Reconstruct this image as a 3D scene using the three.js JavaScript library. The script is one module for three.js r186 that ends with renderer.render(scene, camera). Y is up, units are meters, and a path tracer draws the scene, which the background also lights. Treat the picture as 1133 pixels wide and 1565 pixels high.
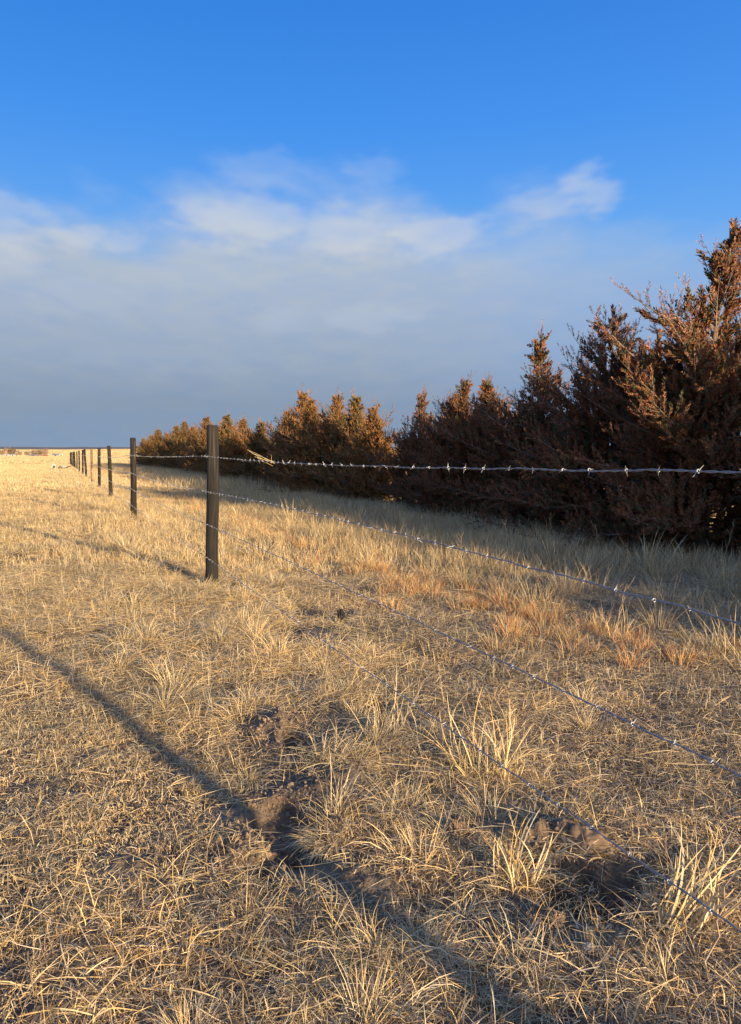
import * as THREE from 'three';
import { mergeGeometries } from 'three/addons/utils/BufferGeometryUtils.js';
import { SimplexNoise } from 'three/addons/math/SimplexNoise.js';

// ------------------------------------------------------------------ camera, sky, sun, exposure
const scene = new THREE.Scene();
const EYE = 1.26, PITCH = Math.atan(97.5 / 1175);
const camera = new THREE.PerspectiveCamera(2 * Math.atan(782.5 / 1175) * 180 / Math.PI, 1133 / 1565, 0.05, 20000);
camera.position.set(0, EYE, 0);
camera.rotation.set(-PITCH, 0, 0);

const renderer = new THREE.WebGLRenderer({ antialias: true });
renderer.toneMapping = THREE.LinearToneMapping;
const EXPOSURE = 1.95;
renderer.toneMappingExposure = EXPOSURE;
renderer.shadowMap.enabled = true;

const SUN_ELEV = 10.6 * Math.PI / 180;
const sunFlat = [0.625, 0.7806];                                  // x, z of the way towards the sun: behind the viewer, to the right
const sun = new THREE.DirectionalLight(new THREE.Color().setRGB(1.0, 0.775, 0.48), 5.0);
sun.position.set(sunFlat[0] * Math.cos(SUN_ELEV) * 60, Math.sin(SUN_ELEV) * 60, sunFlat[1] * Math.cos(SUN_ELEV) * 60);
sun.castShadow = true; sun.shadow.radius = 2;
sun.shadow.camera.left = -45; sun.shadow.camera.right = 45; sun.shadow.camera.top = 30; sun.shadow.camera.bottom = -30;
sun.shadow.camera.near = 1; sun.shadow.camera.far = 200; sun.shadow.mapSize.set(4096, 4096);
scene.add(sun); scene.add(sun.target);

function rng(seed) { let a = seed >>> 0; return () => { a = (a + 0x6D2B79F5) | 0; let t = Math.imul(a ^ (a >>> 15), 1 | a); t = (t + Math.imul(t ^ (t >>> 7), 61 | t)) ^ t; return ((t ^ (t >>> 14)) >>> 0) / 4294967296; }; }
const simplex = new SimplexNoise({ random: rng(11) });
const n2 = (x, y) => simplex.noise(x, y);
const fbm = (x, y, o = 4) => { let s = 0, a = 0.5, f = 1; for (let i = 0; i < o; i++) { s += a * n2(x * f + i * 17.3, y * f - i * 9.1); a *= 0.5; f *= 2.03; } return s; };
const ss = (a, b, x) => { const t = Math.min(1, Math.max(0, (x - a) / (b - a))); return t * t * (3 - 2 * t); };
const lerp = (a, b, t) => a + (b - a) * t;
const toLin = c => { c /= 255; return c <= 0.04045 ? c / 12.92 : Math.pow((c + 0.055) / 1.055, 2.4); };
function ramp(stops, x) {
  let i = 0; while (i < stops.length - 2 && x > stops[i + 1][0]) i++;
  const [a, ca] = stops[i], [b, cb] = stops[i + 1], t = Math.min(1, Math.max(0, (x - a) / (b - a)));
  return [0, 1, 2].map(k => lerp(ca[k], cb[k], t));
}

{ // the sky: clear blue above, a soft cloud bank below about 18 degrees
  const W = 2048, Hh = 1024, data = new Float32Array(W * Hh * 4);
  const clear = [[0, [122, 160, 208]], [6, [128, 170, 224]], [13, [112, 174, 240]], [18, [88, 159, 240]], [22, [70, 147, 237]], [30, [51, 128, 221]], [55, [58, 122, 208]], [90, [54, 108, 188]]];
  const bank = [[0, [122, 141, 160]], [1.5, [127, 146, 166]], [4, [143, 159, 179]], [7, [158, 173, 192]], [10, [171, 183, 201]], [13, [176, 189, 206]], [16, [194, 203, 216]], [20, [182, 202, 230]]];
  const puffs = [[-9, 16.0, 4.5, 1.1, .55], [-2, 15.6, 3.5, 1.3, .5], [4.5, 15.2, 3.2, 1.0, .6], [-20.8, 14.2, 1.9, .5, .5], [-18.0, 13.9, 1.2, .5, .35], [15.3, 17.6, 1.5, 1.0, .52], [-25, 13.0, 2.2, 1.1, .6], [0.5, 9.6, 3.4, .7, .5], [-5.8, 9.5, 2.3, .8, .4], [-26, 15.4, 4, .7, .4], [12.8, 16.8, 3.2, .7, .3],
    [0.3, 19.2, 1.6, .8, .2], [-7.5, 19.2, 3.0, .9, .2], [-16, 6.3, 8, .5, .15], [-20, 10.5, 4, .8, .25], [9, 13, 4, .6, .12], [-12, 12.2, 5, .7, .2]];
  for (let k = 0; k < 60; k++) { const r = rng(500 + k); const az = 40 + r() * 280; puffs.push([az > 180 ? az - 360 : az, 6 + r() * 13, 1.5 + r() * 4, .5 + r() * .9, .2 + r() * .45]); }
  const topOf = [[-180, 16.5], [-60, 16], [-27, 16.4], [-18, 17.2], [-10, 18.8], [0, 18.6], [6, 17.3], [14, 18.0], [18, 16.2], [26, 13.6], [60, 15], [180, 16.5]];
  const thick = [[-180, .7], [-60, .9], [-27, .97], [0, .95], [6, .85], [12, .70], [20, .52], [27, .48], [60, .65], [180, .7]];
  const one = (tab, x) => ramp(tab.map(([a, b]) => [a, [b, b, b]]), x)[0];
  for (let j = 0; j < Hh; j++) {
    const e = ((j + 0.5) / Hh - 0.5) * 180;
    for (let i = 0; i < W; i++) {
      const az0 = ((i + 0.5) / W - 0.5) * 360;                  // atan2(z, x)
      let az = az0 + 90; if (az > 180) az -= 360;               // 0 straight ahead (-z), positive to the right
      let c;
      const ee = Math.max(e, 0.01);
      c = ramp(clear, ee).map(toLin);
      if (ee < 30) {
        const ca = Math.cos(az * Math.PI / 180), sa = Math.sin(az * Math.PI / 180);
        const nx = sa * 6 + ca * 2.3, ny = ca * 6;              // seamless round the horizon
        const n = fbm(nx * 0.8 + 3, ny * 0.8 + ee * 0.20, 4), nb = fbm(nx * 1.7 + 30, ny * 1.7 + ee * 0.55, 4), nf = fbm(nx * 3.4 + 60, ny * 3.4 + ee * 1.35, 5);
        const top = one(topOf, az) + n * 2.6;
        let a = one(thick, az) * (1 - ss(top - 5.5, top + 0.8, ee)) * (0.95 + 0.12 * nb + 0.10 * nf);
        a = Math.min(1, Math.max(0, a));
        const b = ramp(bank, ee + nb * 1.1).map(toLin);
        c = c.map((v, k) => lerp(v, b[k], a));
        let w = 0;
        const dx = n * 0.9 + nb * 0.9, dy = nb * 0.8;
        for (const [pa, pe, sx, sy, g] of puffs) {
          const qx = (az - pa + dx) / sx, qy = (ee - pe + dy) / (ee < pe ? sy * 1.5 : sy), q = qx * qx + qy * qy;
          if (q < 9) { const b0 = Math.exp(-q * 0.7); w = Math.max(w, g * 0.98 * ss(0.12, 0.85, b0 + 0.30 * nf * ss(0.02, 0.3, b0))); }
        }
        w *= 1 + 0.3 * nb;
        const lit = ramp([[0, [150, 172, 200]], [9, [174, 190, 212]], [14, [208, 211, 217]], [20, [192, 208, 230]]], ee).map(toLin);
        c = c.map((v, k) => lerp(v, lit[k], Math.min(1, Math.max(0, w))));
      }
      if (ee > 0) { // warm glow added to the unseen sky round the sun, warms the shade
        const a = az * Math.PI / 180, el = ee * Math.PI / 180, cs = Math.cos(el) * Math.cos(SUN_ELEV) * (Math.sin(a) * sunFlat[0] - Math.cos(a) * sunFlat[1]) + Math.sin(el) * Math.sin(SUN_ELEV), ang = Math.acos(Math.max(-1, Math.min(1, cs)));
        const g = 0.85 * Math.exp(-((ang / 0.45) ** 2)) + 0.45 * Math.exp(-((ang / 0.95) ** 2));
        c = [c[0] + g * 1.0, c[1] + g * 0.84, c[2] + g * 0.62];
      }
      const o = (j * W + i) * 4; data[o] = c[0] / EXPOSURE; data[o + 1] = c[1] / EXPOSURE; data[o + 2] = c[2] / EXPOSURE; data[o + 3] = 1;
    }
  }
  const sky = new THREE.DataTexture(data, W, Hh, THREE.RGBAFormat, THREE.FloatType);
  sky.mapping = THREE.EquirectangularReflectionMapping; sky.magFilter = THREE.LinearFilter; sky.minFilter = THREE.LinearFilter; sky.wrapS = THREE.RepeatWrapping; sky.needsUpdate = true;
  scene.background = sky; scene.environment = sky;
}

// ------------------------------------------------------------------ helpers
const used = {};
function numbered(name) { const k = used[name] || 0; used[name] = k + 1; return k ? `${name}_${String(k).padStart(3, '0')}` : name; }
function tag(o, label, category, group, kind) { o.userData.label = label; o.userData.category = category; if (group) o.userData.group = group; if (kind) o.userData.kind = kind; return o; }
function top(o, name) { o.name = numbered(name); scene.add(o); shadows(o); return o; }
function shadows(o) { o.traverse(q => { if (q.isMesh) { q.castShadow = true; q.receiveShadow = true; } }); return o; }
function part(name, geo, mat, parent) { const m = new THREE.Mesh(geo, mat); m.name = name; m.castShadow = m.receiveShadow = true; parent.add(m); return m; }
// fence frame: s metres along the fence, u metres to its right (towards the trees); zf is metres ahead of the viewer
const FX = 1.355, DX = -0.3758, DZ = 0.9267;
const fromFence = (u, s) => [FX + DZ * u + DX * s, -DX * u + DZ * s];
const uOf = (x, zf) => (x - FX) * DZ - zf * DX;
const sOf = (x, zf) => (x - FX) * DX + zf * DZ;

class Faces {                                                    // collects coloured triangles
  constructor() { this.p = []; this.c = []; this.i = []; }
  v(x, y, z, c) { this.p.push(x, y, z); this.c.push(c[0], c[1], c[2]); return this.p.length / 3 - 1; }
  tri(a, b, c) { this.i.push(a, b, c); }
  geometry(normals) {
    const g = new THREE.BufferGeometry();
    g.setAttribute('position', new THREE.BufferAttribute(new Float32Array(this.p), 3));
    g.setAttribute('color', new THREE.BufferAttribute(new Float32Array(this.c), 3));
    g.setIndex(new THREE.BufferAttribute(new Uint32Array(this.i), 1));
    if (normals) g.computeVertexNormals();
    return g;
  }
}

// ------------------------------------------------------------------ terrain
const holes = [ // x, zf, radius x, radius zf, depth
  [0.69, 2.13, 0.20, 0.135, 0.32], [0.60, 2.25, 0.09, 0.075, 0.14],
  [0.00, 3.74, 0.075, 0.075, 0.16], [-0.31, 3.30, 0.08, 0.15, 0.10], [-0.29, 2.56, 0.13, 0.17, 0.085], [-0.24, 2.40, 0.10, 0.12, 0.07], [-0.36, 2.22, 0.08, 0.12, 0.06], [-0.42, 4.15, 0.09, 0.12, 0.07], [-0.25, 3.05, 0.07, 0.10, 0.06]];
const mounds = [ // x, zf, rx, rz, height
  [0.62, 2.44, 0.24, 0.08, 0.07], [-0.44, 3.46, 0.14, 0.24, 0.055], [0.30, 2.52, 0.16, 0.12, 0.02], [0.62, 1.90, 0.24, 0.09, 0.03], [-0.16, 2.85, 0.14, 0.16, 0.03], [0.10, 3.1, 0.3, 0.25, 0.04]];
const bareSpots = [[-0.43, 3.46, 0.13, 0.26], [-0.31, 3.25, 0.13, 0.22], [-0.31, 2.88, 0.11, 0.18], [-0.30, 2.52, 0.17, 0.22], [-0.37, 2.20, 0.11, 0.22], [0.70, 2.14, 0.22, 0.15], [0.64, 2.35, 0.18, 0.09], [0.54, 2.01, 0.10, 0.06], [-0.46, 4.2, 0.12, 0.2], [-0.50, 5.0, 0.14, 0.3], [0.0, 3.76, 0.09, 0.09], [0.30, 2.50, 0.05, 0.04], [-0.33, 1.9, .08, .12]];
function bareness(x, zf) {
  if (zf > 7 || zf < 1) return 0;
  let b = 0;
  for (const [cx, cz, rx, rz] of bareSpots) { const q = ((x - cx) / rx) ** 2 + ((zf - cz) / rz) ** 2; if (q < 4) b = Math.max(b, 1 - ss(0.55, 1.7, q + 0.5 * n2(x * 9, zf * 9))); }
  return b;
}
function farProfile(zf) {
  if (zf < 7) return 0;
  if (zf < 760) return -0.0088 * (zf - 7);
  if (zf < 2600) return lerp(-6.63, -1.0, ss(700, 2700, zf));
  if (zf < 3300) return lerp(-1.0, -9, ss(2600, 3300, zf));
  return lerp(-9, 6, ss(3300, 5600, zf));
}
function gh(x, zf) {
  let y = farProfile(zf);
  const d = Math.hypot(x, zf);
  if (zf > 900) y += ss(900, 2200, zf) * (1.2 + 0.0011 * zf) * n2(x * 0.0011 + 7, zf * 0.0004);
  if (d < 140) {
    const f = 1 - ss(60, 140, d), u = uOf(x, zf);
    y += f * (0.045 * fbm(x * 0.45, zf * 0.45, 3) + 0.06 * (1 - ss(20, 45, d)) * ss(6, 10, d) * fbm(x * 1.5, zf * 1.5, 2) + 0.02 * Math.exp(-(((u + 0.1) / 0.9) ** 2)) - 0.045);
    if (d < 14) y += (1 - ss(9, 14, d)) * ((0.022 + 0.028 * ss(3.5, 6, d)) * fbm(x * 2.6 + 5, zf * 2.6, 3) + 0.014 * fbm(x * 13, zf * 13, 3));
    if (d < 8) {
      for (const [cx, cz, rx, rz, dep] of holes) { const q = Math.hypot((x - cx) / rx, (zf - cz) / rz) + 0.12 * n2(x * 14, zf * 14); if (q < 1.4) y -= dep * (1 - ss(0.55, 1.15, q)); }
      for (const [cx, cz, rx, rz, h] of mounds) { const q = ((x - cx) / rx) ** 2 + ((zf - cz) / rz) ** 2; if (q < 6) y += h * Math.exp(-q) * (1 + 0.4 * n2(x * 11, zf * 11)); }
    }
  }
  return y;
}

function noiseTexture(size, fn, srgb = true) {
  const d = new Uint8Array(size * size * 4);
  for (let j = 0; j < size; j++) for (let i = 0; i < size; i++) { const c = fn(i / size, j / size), o = (j * size + i) * 4; d[o] = c[0]; d[o + 1] = c[1]; d[o + 2] = c[2]; d[o + 3] = 255; }
  const t = new THREE.DataTexture(d, size, size); t.wrapS = t.wrapT = THREE.RepeatWrapping; t.magFilter = THREE.LinearFilter; t.minFilter = THREE.LinearMipmapLinearFilter; t.generateMipmaps = true;
  if (srgb) t.colorSpace = THREE.SRGBColorSpace; t.needsUpdate = true; return t;
}
// tileable noise
const tn = (u, v, f, sd = 0) => { const a = u * Math.PI * 2, b = v * Math.PI * 2, R = f / (2 * Math.PI); return simplex.noise4d(Math.cos(a) * R + sd, Math.sin(a) * R, Math.cos(b) * R + sd * 2, Math.sin(b) * R); };

{
  // soil with crumbs: value only (tint comes from the ground's own colours)
  const soil = noiseTexture(512, (u, v) => { const n = 0.5 * tn(u, v, 12) + 0.35 * tn(u, v, 40, 3) + 0.35 * tn(u, v, 110, 7); const k = 200 + 52 * n; return [k, k * (0.985 + .02 * n), k * 0.97].map(q => Math.max(60, Math.min(255, q))); });
  const soilBump = noiseTexture(512, (u, v) => { const n = 0.45 * tn(u, v, 20, 1) + 0.35 * tn(u, v, 55, 4) + 0.25 * tn(u, v, 120, 9); const k = Math.max(0, Math.min(255, 128 + 120 * n)); return [k, k, k]; }, false);
  const g = new THREE.BufferGeometry(), p = [], c = [], uv = [], idx = [];
  const th = [];                                                 // headings: fine in front, coarse behind
  for (let a = -36; a <= 36.001; a += 0.26) th.push(a);
  for (let a = 40; a < 323; a += 4) th.push(a);
  const rs = [0.02]; for (let r = 0.5; r < 12; r *= r < 1.2 ? 1.06 : 1.0075) rs.push(r);
  for (let r = 12; r < 9000; r *= r < 150 ? 1.03 : 1.045) rs.push(r);
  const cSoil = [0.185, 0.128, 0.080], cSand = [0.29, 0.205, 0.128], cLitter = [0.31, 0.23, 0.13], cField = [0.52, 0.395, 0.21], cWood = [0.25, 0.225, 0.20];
  const mix = (a, b, t) => a.map((v, k) => lerp(v, b[k], t));
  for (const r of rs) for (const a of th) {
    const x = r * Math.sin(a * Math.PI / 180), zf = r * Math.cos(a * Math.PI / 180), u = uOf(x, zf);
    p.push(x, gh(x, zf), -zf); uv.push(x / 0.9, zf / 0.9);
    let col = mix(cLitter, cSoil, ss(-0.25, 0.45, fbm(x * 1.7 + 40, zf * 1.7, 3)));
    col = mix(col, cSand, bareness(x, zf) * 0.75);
    col = mix(col, cField, ss(96, 104, zf + 3 * n2(x * 0.2, 4)));   // paler straw colour from the end of the fence on
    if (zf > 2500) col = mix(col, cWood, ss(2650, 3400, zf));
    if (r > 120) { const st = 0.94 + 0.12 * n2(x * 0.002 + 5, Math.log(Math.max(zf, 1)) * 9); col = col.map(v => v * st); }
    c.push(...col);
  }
  const N = th.length;
  for (let j = 0; j < rs.length - 1; j++) for (let i = 0; i < N; i++) { const a = j * N + i, b = j * N + (i + 1) % N, d = a + N, e = b + N; idx.push(a, b, d, b, e, d); }
  g.setAttribute('position', new THREE.BufferAttribute(new Float32Array(p), 3)); g.setAttribute('color', new THREE.BufferAttribute(new Float32Array(c), 3)); g.setAttribute('uv', new THREE.BufferAttribute(new Float32Array(uv), 2));
  g.setIndex(new THREE.BufferAttribute(new Uint32Array(idx), 1)); g.computeVertexNormals();
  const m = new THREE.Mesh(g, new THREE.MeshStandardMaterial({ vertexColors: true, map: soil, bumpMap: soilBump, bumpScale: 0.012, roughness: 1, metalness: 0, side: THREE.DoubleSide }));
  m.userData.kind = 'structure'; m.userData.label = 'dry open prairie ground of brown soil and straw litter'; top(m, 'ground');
}

// ------------------------------------------------------------------ grass
const grassMat = new THREE.MeshStandardMaterial({ vertexColors: true, roughness: 0.75, metalness: 0, side: THREE.DoubleSide });
const STRAW = [0.64, 0.475, 0.235], PALE = [0.72, 0.575, 0.335], GOLD = [0.60, 0.40, 0.155], BROWN = [0.32, 0.215, 0.115], GREY = [0.42, 0.345, 0.235], RUST = [0.52, 0.225, 0.076], DARK = [0.155, 0.11, 0.07];
function pick(r, list) { let t = r(); for (const [w, c] of list) { if ((t -= w) < 0) return c; } return list[0][1]; }
function tint(r, c, v = 0.22) { const k = 1 - v + 2 * v * r(); const h = (r() - 0.5) * 0.08; return [c[0] * k, c[1] * k * (1 + h), c[2] * k * (1 + 2 * h)]; }
// one blade: starts at x,y,z; az heading; e elevation in radians, bending down by curl over its length
function blade(F, r, x, y, z, az, len, w, e, curl, col, segs = 3, turn = 0) {
  let px = x, py = y, pz = z, a = az, el = e;
  const roll = (r() - 0.5) * 1.6, st = len / segs;
  let l0 = -1, r0 = -1;
  for (let k = 0; k <= segs; k++) {
    const t = k / segs, ww = w * 0.5 * (k === 0 ? 0.75 : 1) * (t < 0.99 ? 1 - 0.45 * t : 0.12);
    // side vector: horizontal across the heading, rolled about the blade
    const sx = Math.cos(a) , sz = -Math.sin(a), ux = -Math.sin(a) * Math.sin(el), uy = Math.cos(el), uz = -Math.cos(a) * Math.sin(el);
    const cr = Math.cos(roll), sr = Math.sin(roll);
    const vx = (sx * cr + ux * sr) * ww, vy = uy * sr * ww, vz = (sz * cr + uz * sr) * ww;
    if (k === segs) { const tip = F.v(px, py, pz, col); F.tri(l0, r0, tip); break; }
    const l1 = F.v(px - vx, py - vy, pz - vz, col), r1 = F.v(px + vx, py + vy, pz + vz, col);
    if (k) { F.tri(l0, r0, l1); F.tri(r0, r1, l1); }
    l0 = l1; r0 = r1;
    px += Math.sin(a) * Math.cos(el) * st; py += Math.sin(el) * st; pz += Math.cos(a) * Math.cos(el) * st;
    if (py < y - 0.004) { py = y - 0.004 + r() * 0.004; }
    el -= curl / segs; a += turn / segs;
  }
}
function matPatch(seed, o) {                                     // a piece of sward: lying litter, curled short blades and a few standing ones
  const r = rng(seed), F = new Faces();
  const R = o.R;
  const at = () => { const q = Math.sqrt(r()) * R, t = r() * 6.283; return [q * Math.cos(t), q * Math.sin(t)]; };
  for (let k = 0; k < o.lying; k++) { const [x, z] = at(); blade(F, r, x, 0.002 + r() * r() * o.loft, z, r() * 6.283, o.len * (0.35 + r() * 0.9), o.w * (0.6 + r() * 0.7), (r() - 0.15) * 0.5, 0.2 + r() * 0.5, tint(r, pick(r, o.pal)), 3, (r() - 0.5) * 1.4); }
  for (let k = 0; k < o.curl; k++) { const [x, z] = at(); blade(F, r, x, -0.004, z, r() * 6.283, o.clen * (0.4 + r() * 0.9), o.w * (0.7 + r() * 0.7), 0.6 + r() * 0.9, 0.8 + r() * 2.2, tint(r, pick(r, o.pal)), 3, (r() - 0.5) * 2.2); }
  for (let k = 0; k < o.stand; k++) { const [x, z] = at(); blade(F, r, x, -0.005, z, r() * 6.283, o.slen * (0.5 + r() * 0.8), o.w * (0.55 + r() * 0.5), 1.0 + r() * 0.5, 0.1 + r() * 0.9, tint(r, pick(r, o.spal || o.pal)), 3, (r() - 0.5) * 0.6); }
  for (let k = 0; k < (o.bits || 0); k++) { const [x, z] = at(); blade(F, r, x, 0.001 + r() * 0.016, z, r() * 6.283, 0.010 + r() * 0.028, 0.0012 + r() * 0.0016, (r() - 0.4) * 0.9, r() * 0.5, tint(r, pick(r, o.pal), 0.3), 2); }   // broken bits of thatch
  return F.geometry();
}
function tuftShape(seed, o) {                                    // a bunch: blades fan out of one crown
  const r = rng(seed), F = new Faces();
  for (let k = 0; k < o.n; k++) {
    const q = Math.sqrt(r()), t = r() * 6.283, x = q * o.base * Math.cos(t), z = q * o.base * Math.sin(t);
    const out = Math.atan2(x, z) + (r() - 0.5) * 1.2;
    let e = 1.5 - q * o.spread * (0.5 + r() * 0.8), a = out;
    if (o.lean) { // lean to a heading
      let vx = Math.sin(a) * Math.cos(e) + Math.sin(o.leanAz) * o.lean, vy = Math.sin(e), vz = Math.cos(a) * Math.cos(e) + Math.cos(o.leanAz) * o.lean;
      a = Math.atan2(vx, vz); e = Math.atan2(vy, Math.hypot(vx, vz));
    }
    blade(F, r, x, -0.01, z, a, o.len * (o.mixed ? 0.22 + 1.0 * Math.pow(r(), 1.8) : 0.4 + 0.75 * r()), o.w * (0.6 + r() * 0.6), e, o.curl * (0.3 + r()), tint(r, pick(r, o.pal), o.vary || 0.2), o.segs || 4, (r() - 0.5) * (o.twist || 0.5));
  }
  return F.geometry();
}
const palField = [[.42, STRAW], [.17, PALE], [.18, GOLD], [.15, BROWN], [.08, DARK]];
const palTurf = [[.40, STRAW], [.20, PALE], [.24, GOLD], [.11, BROWN], [.05, DARK]];
const palNear = [[.34, STRAW], [.12, PALE], [.27, GOLD], [.17, BROWN], [.03, GREY], [.07, DARK]];
const palBrown = [[.26, STRAW], [.10, PALE], [.30, BROWN], [.16, GREY], [.18, DARK]];
const palShade = [[.40, STRAW], [.20, PALE], [.24, GOLD], [.11, BROWN], [.05, DARK]];
const palRust = [[.46, RUST], [.2, GOLD], [.14, BROWN], [.2, STRAW]];
const palBlond = [[.5, STRAW], [.3, PALE], [.2, GOLD]];

const kinds = {
  litter: [1, 2, 3, 4].map(k => matPatch(100 + k, { R: 0.20, lying: 270, curl: 190, stand: 16, len: 0.105, clen: 0.06, slen: 0.11, w: 0.0022, loft: 0.04, bits: 260, pal: palNear })),
  brownLitter: [1, 2, 3, 4].map(k => matPatch(120 + k, { R: 0.20, lying: 260, curl: 210, stand: 12, len: 0.075, clen: 0.055, slen: 0.10, w: 0.0023, loft: 0.035, bits: 260, pal: palBrown })),
  turf: [1, 2, 3, 4].map(k => matPatch(140 + k, { R: 0.20, lying: 70, curl: 640, stand: 2, len: 0.09, clen: 0.036, slen: 0.06, w: 0.0027, loft: 0.02, bits: 260, pal: palTurf })),
  lodged: [1, 2, 3, 4].map(k => matPatch(150 + k, { R: 0.24, lying: 360, curl: 120, stand: 16, len: 0.17, clen: 0.09, slen: 0.15, w: 0.0027, loft: 0.06, bits: 160, pal: palTurf })),
  straws: [1, 2, 3].map(k => matPatch(160 + k, { R: 0.26, lying: 22, curl: 0, stand: 2, len: 0.24, clen: 0.05, slen: 0.17, w: 0.0034, loft: 0.07, pal: palBlond })),
  tuft: [1, 2, 3, 4, 5, 6].map(k => tuftShape(180 + k, { n: 260, base: 0.055, len: 0.115, w: 0.0016, spread: 0.9, curl: 1.7, twist: 1.2, vary: 0.3, lean: 0.5, leanAz: k, mixed: 1, pal: palBlond })),
  rust: [1, 2, 3].map(k => tuftShape(200 + k, { n: 70, base: 0.10, len: 0.24, w: 0.0042, spread: 0.5, curl: 0.35, pal: palRust })),
  wispy: [1, 2, 3].map(k => tuftShape(220 + k, { n: 60, base: 0.13, len: 0.36, w: 0.0036, spread: 0.55, curl: 0.6, pal: palShade })),
  midField: [1, 2, 3].map(k => matPatch(240 + k, { R: 0.5, lying: 380, curl: 330, stand: 60, len: 0.18, clen: 0.10, slen: 0.16, w: 0.0068, loft: 0.06, pal: palField })),
  midRough: [1, 2, 3].map(k => matPatch(260 + k, { R: 0.5, lying: 260, curl: 300, stand: 150, len: 0.15, clen: 0.11, slen: 0.2, w: 0.0064, loft: 0.06, pal: palBrown, spal: palField })),
  midTuft: [1, 2, 3].map(k => tuftShape(280 + k, { n: 130, base: 0.10, len: 0.28, w: 0.005, spread: 0.9, curl: 1.3, pal: palBlond, lean: 0.25, leanAz: k * 2 })),
  midShade: [1, 2, 3].map(k => matPatch(300 + k, { R: 0.5, lying: 160, curl: 200, stand: 190, len: 0.15, clen: 0.10, slen: 0.27, w: 0.006, loft: 0.05, pal: palShade })),
  farField: [1, 2, 3].map(k => matPatch(320 + k, { R: 1.3, lying: 260, curl: 420, stand: 330, len: 0.3, clen: 0.16, slen: 0.18, w: 0.018, loft: 0.05, pal: palField })),
  farthest: [1, 2, 3].map(k => matPatch(340 + k, { R: 7, lying: 300, curl: 500, stand: 420, len: 0.9, clen: 0.35, slen: 0.30, w: 0.10, loft: 0.05, pal: palField })),
};
const spots = {}; for (const k in kinds) spots[k] = kinds[k].map(() => []);
const R0 = rng(7777);
function put(kind, x, zf, s = 1, col = [1, 1, 1], dy = 0, sy = 1) {
  if ((kind === 'tuft' || kind === 'straws') && ((x - 0.68) / 0.30) ** 2 + ((zf - 2.16) / 0.27) ** 2 < 1) return;    // nothing grows on the dug earth
  const L = spots[kind], v = L[Math.floor(R0() * L.length)];
  v.push([x, gh(x, zf) + dy, -zf, s * (0.85 + R0() * 0.3), R0() * 6.283, col, sy]);
}
const shadeTone = () => { const k = 0.82 + R0() * 0.36, h = (R0() - 0.5) * 0.12; return [k * (1 + h * 0.5), k, k * (1 - h)]; };
const tone = (x, zf) => { const n = fbm(x * 0.9 + 300, zf * 0.9, 3) + 0.35 * (R0() - 0.5), k = 0.93 + 0.30 * n; return [k * (1 + 0.06 * n), k, k * (1 - 0.10 * n)]; };
const inView = (x, zf, m = 0) => zf > -0.5 && Math.abs(x) < 0.62 * zf + 1.1 + m;
function grid(z0, z1, step, fn) { for (let zf = z0; zf < z1; zf += step) { const w = 0.64 * zf + 3.2; for (let x = -w; x < w; x += step) { const qx = x + (R0() - 0.5) * step, qz = zf + (R0() - 0.5) * step; fn(qx, qz, uOf(qx, qz)); } } }

// near ground, up to 8 m
grid(1.0, 8.2, 0.165, (x, zf, u) => {
  const b = bareness(x, zf); if (R0() < b * 1.05) return; if (fbm(x * 2.6 + 70, zf * 2.6, 2) > 0.20 && R0() < 0.72) return;
  const patchy = fbm(x * 1.3 + 9, zf * 1.3, 3), t = tone(x, zf);
  if (u > 5.2 && zf > 6 && R0() < 0.4) return;
  if (u < -0.95 + 0.25 * patchy && zf < 5 + 2 * patchy) { // mown turf left of the track
    if (zf > 2.3 + 0.5 * patchy) { put(R0() < 0.78 ? 'turf' : 'litter', x, zf, 0.9, t); if (R0() < 0.12) put('straws', x, zf, 0.7, t); }
    else { put(R0() < 0.3 ? 'turf' : 'litter', x, zf, 1, t); if (R0() < 0.5) put('straws', x, zf, 0.8, t); }
  } else if (u < 0.6 && zf > 4.0 + 1.2 * patchy + 0.5 * u) { const cl = fbm(x * 1.9 + 20, zf * 1.9, 2); if (cl < 0.12 || R0() < 0.25) put('lodged', x, zf, 0.95, t); if (cl < -0.05 && u > -1.0 && R0() < 0.6) put('midTuft', x, zf, 0.4 + R0() * 0.4, t); if (R0() < (u > -1 ? 0.3 : 0.05)) put('tuft', x, zf, 0.9 + R0() * 0.6, t);
  } else if (u < 0.5) { put(R0() < 0.75 ? 'litter' : 'brownLitter', x, zf, 0.95, t); if (R0() < 0.4) put('straws', x, zf, 0.8, t); if (u > -0.75 && R0() < 0.36 + 0.3 * patchy) put('tuft', x, zf, 0.8 + R0() * 0.8, t, 0, 1.2); else if (R0() < 0.1) put('tuft', x, zf, 0.6 + R0() * 0.5, t); }
  else if (u < 2.2) { put(R0() < 0.7 ? 'brownLitter' : 'litter', x, zf, 0.95, t); if (R0() < 0.12) put('straws', x, zf, 0.9, t); if (R0() < 0.12 + 0.12 * patchy) put('tuft', x, zf, 0.6 + R0() * 0.7, t, 0, 1.1); }
  else { put(R0() < 0.5 ? 'brownLitter' : 'litter', x, zf, 1, t); if (R0() < 0.20) put('wispy', x, zf, 0.5 + R0() * 0.5, t); if (R0() < 0.1) put('tuft', x, zf, 0.9 + R0() * 0.5, t); }
    const band = Math.exp(-(((u - 1.95 - 0.3 * patchy) / 0.40) ** 2)) * ss(3.8, 5.2, zf);
  for (let q = 0; q < 2; q++) if (R0() < band * (0.75 + 0.8 * patchy)) put('rust', x + (R0() - 0.5) * 0.12, zf + (R0() - 0.5) * 0.12, 0.45 + R0() * 0.4, t, 0, 0.8);
});
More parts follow.
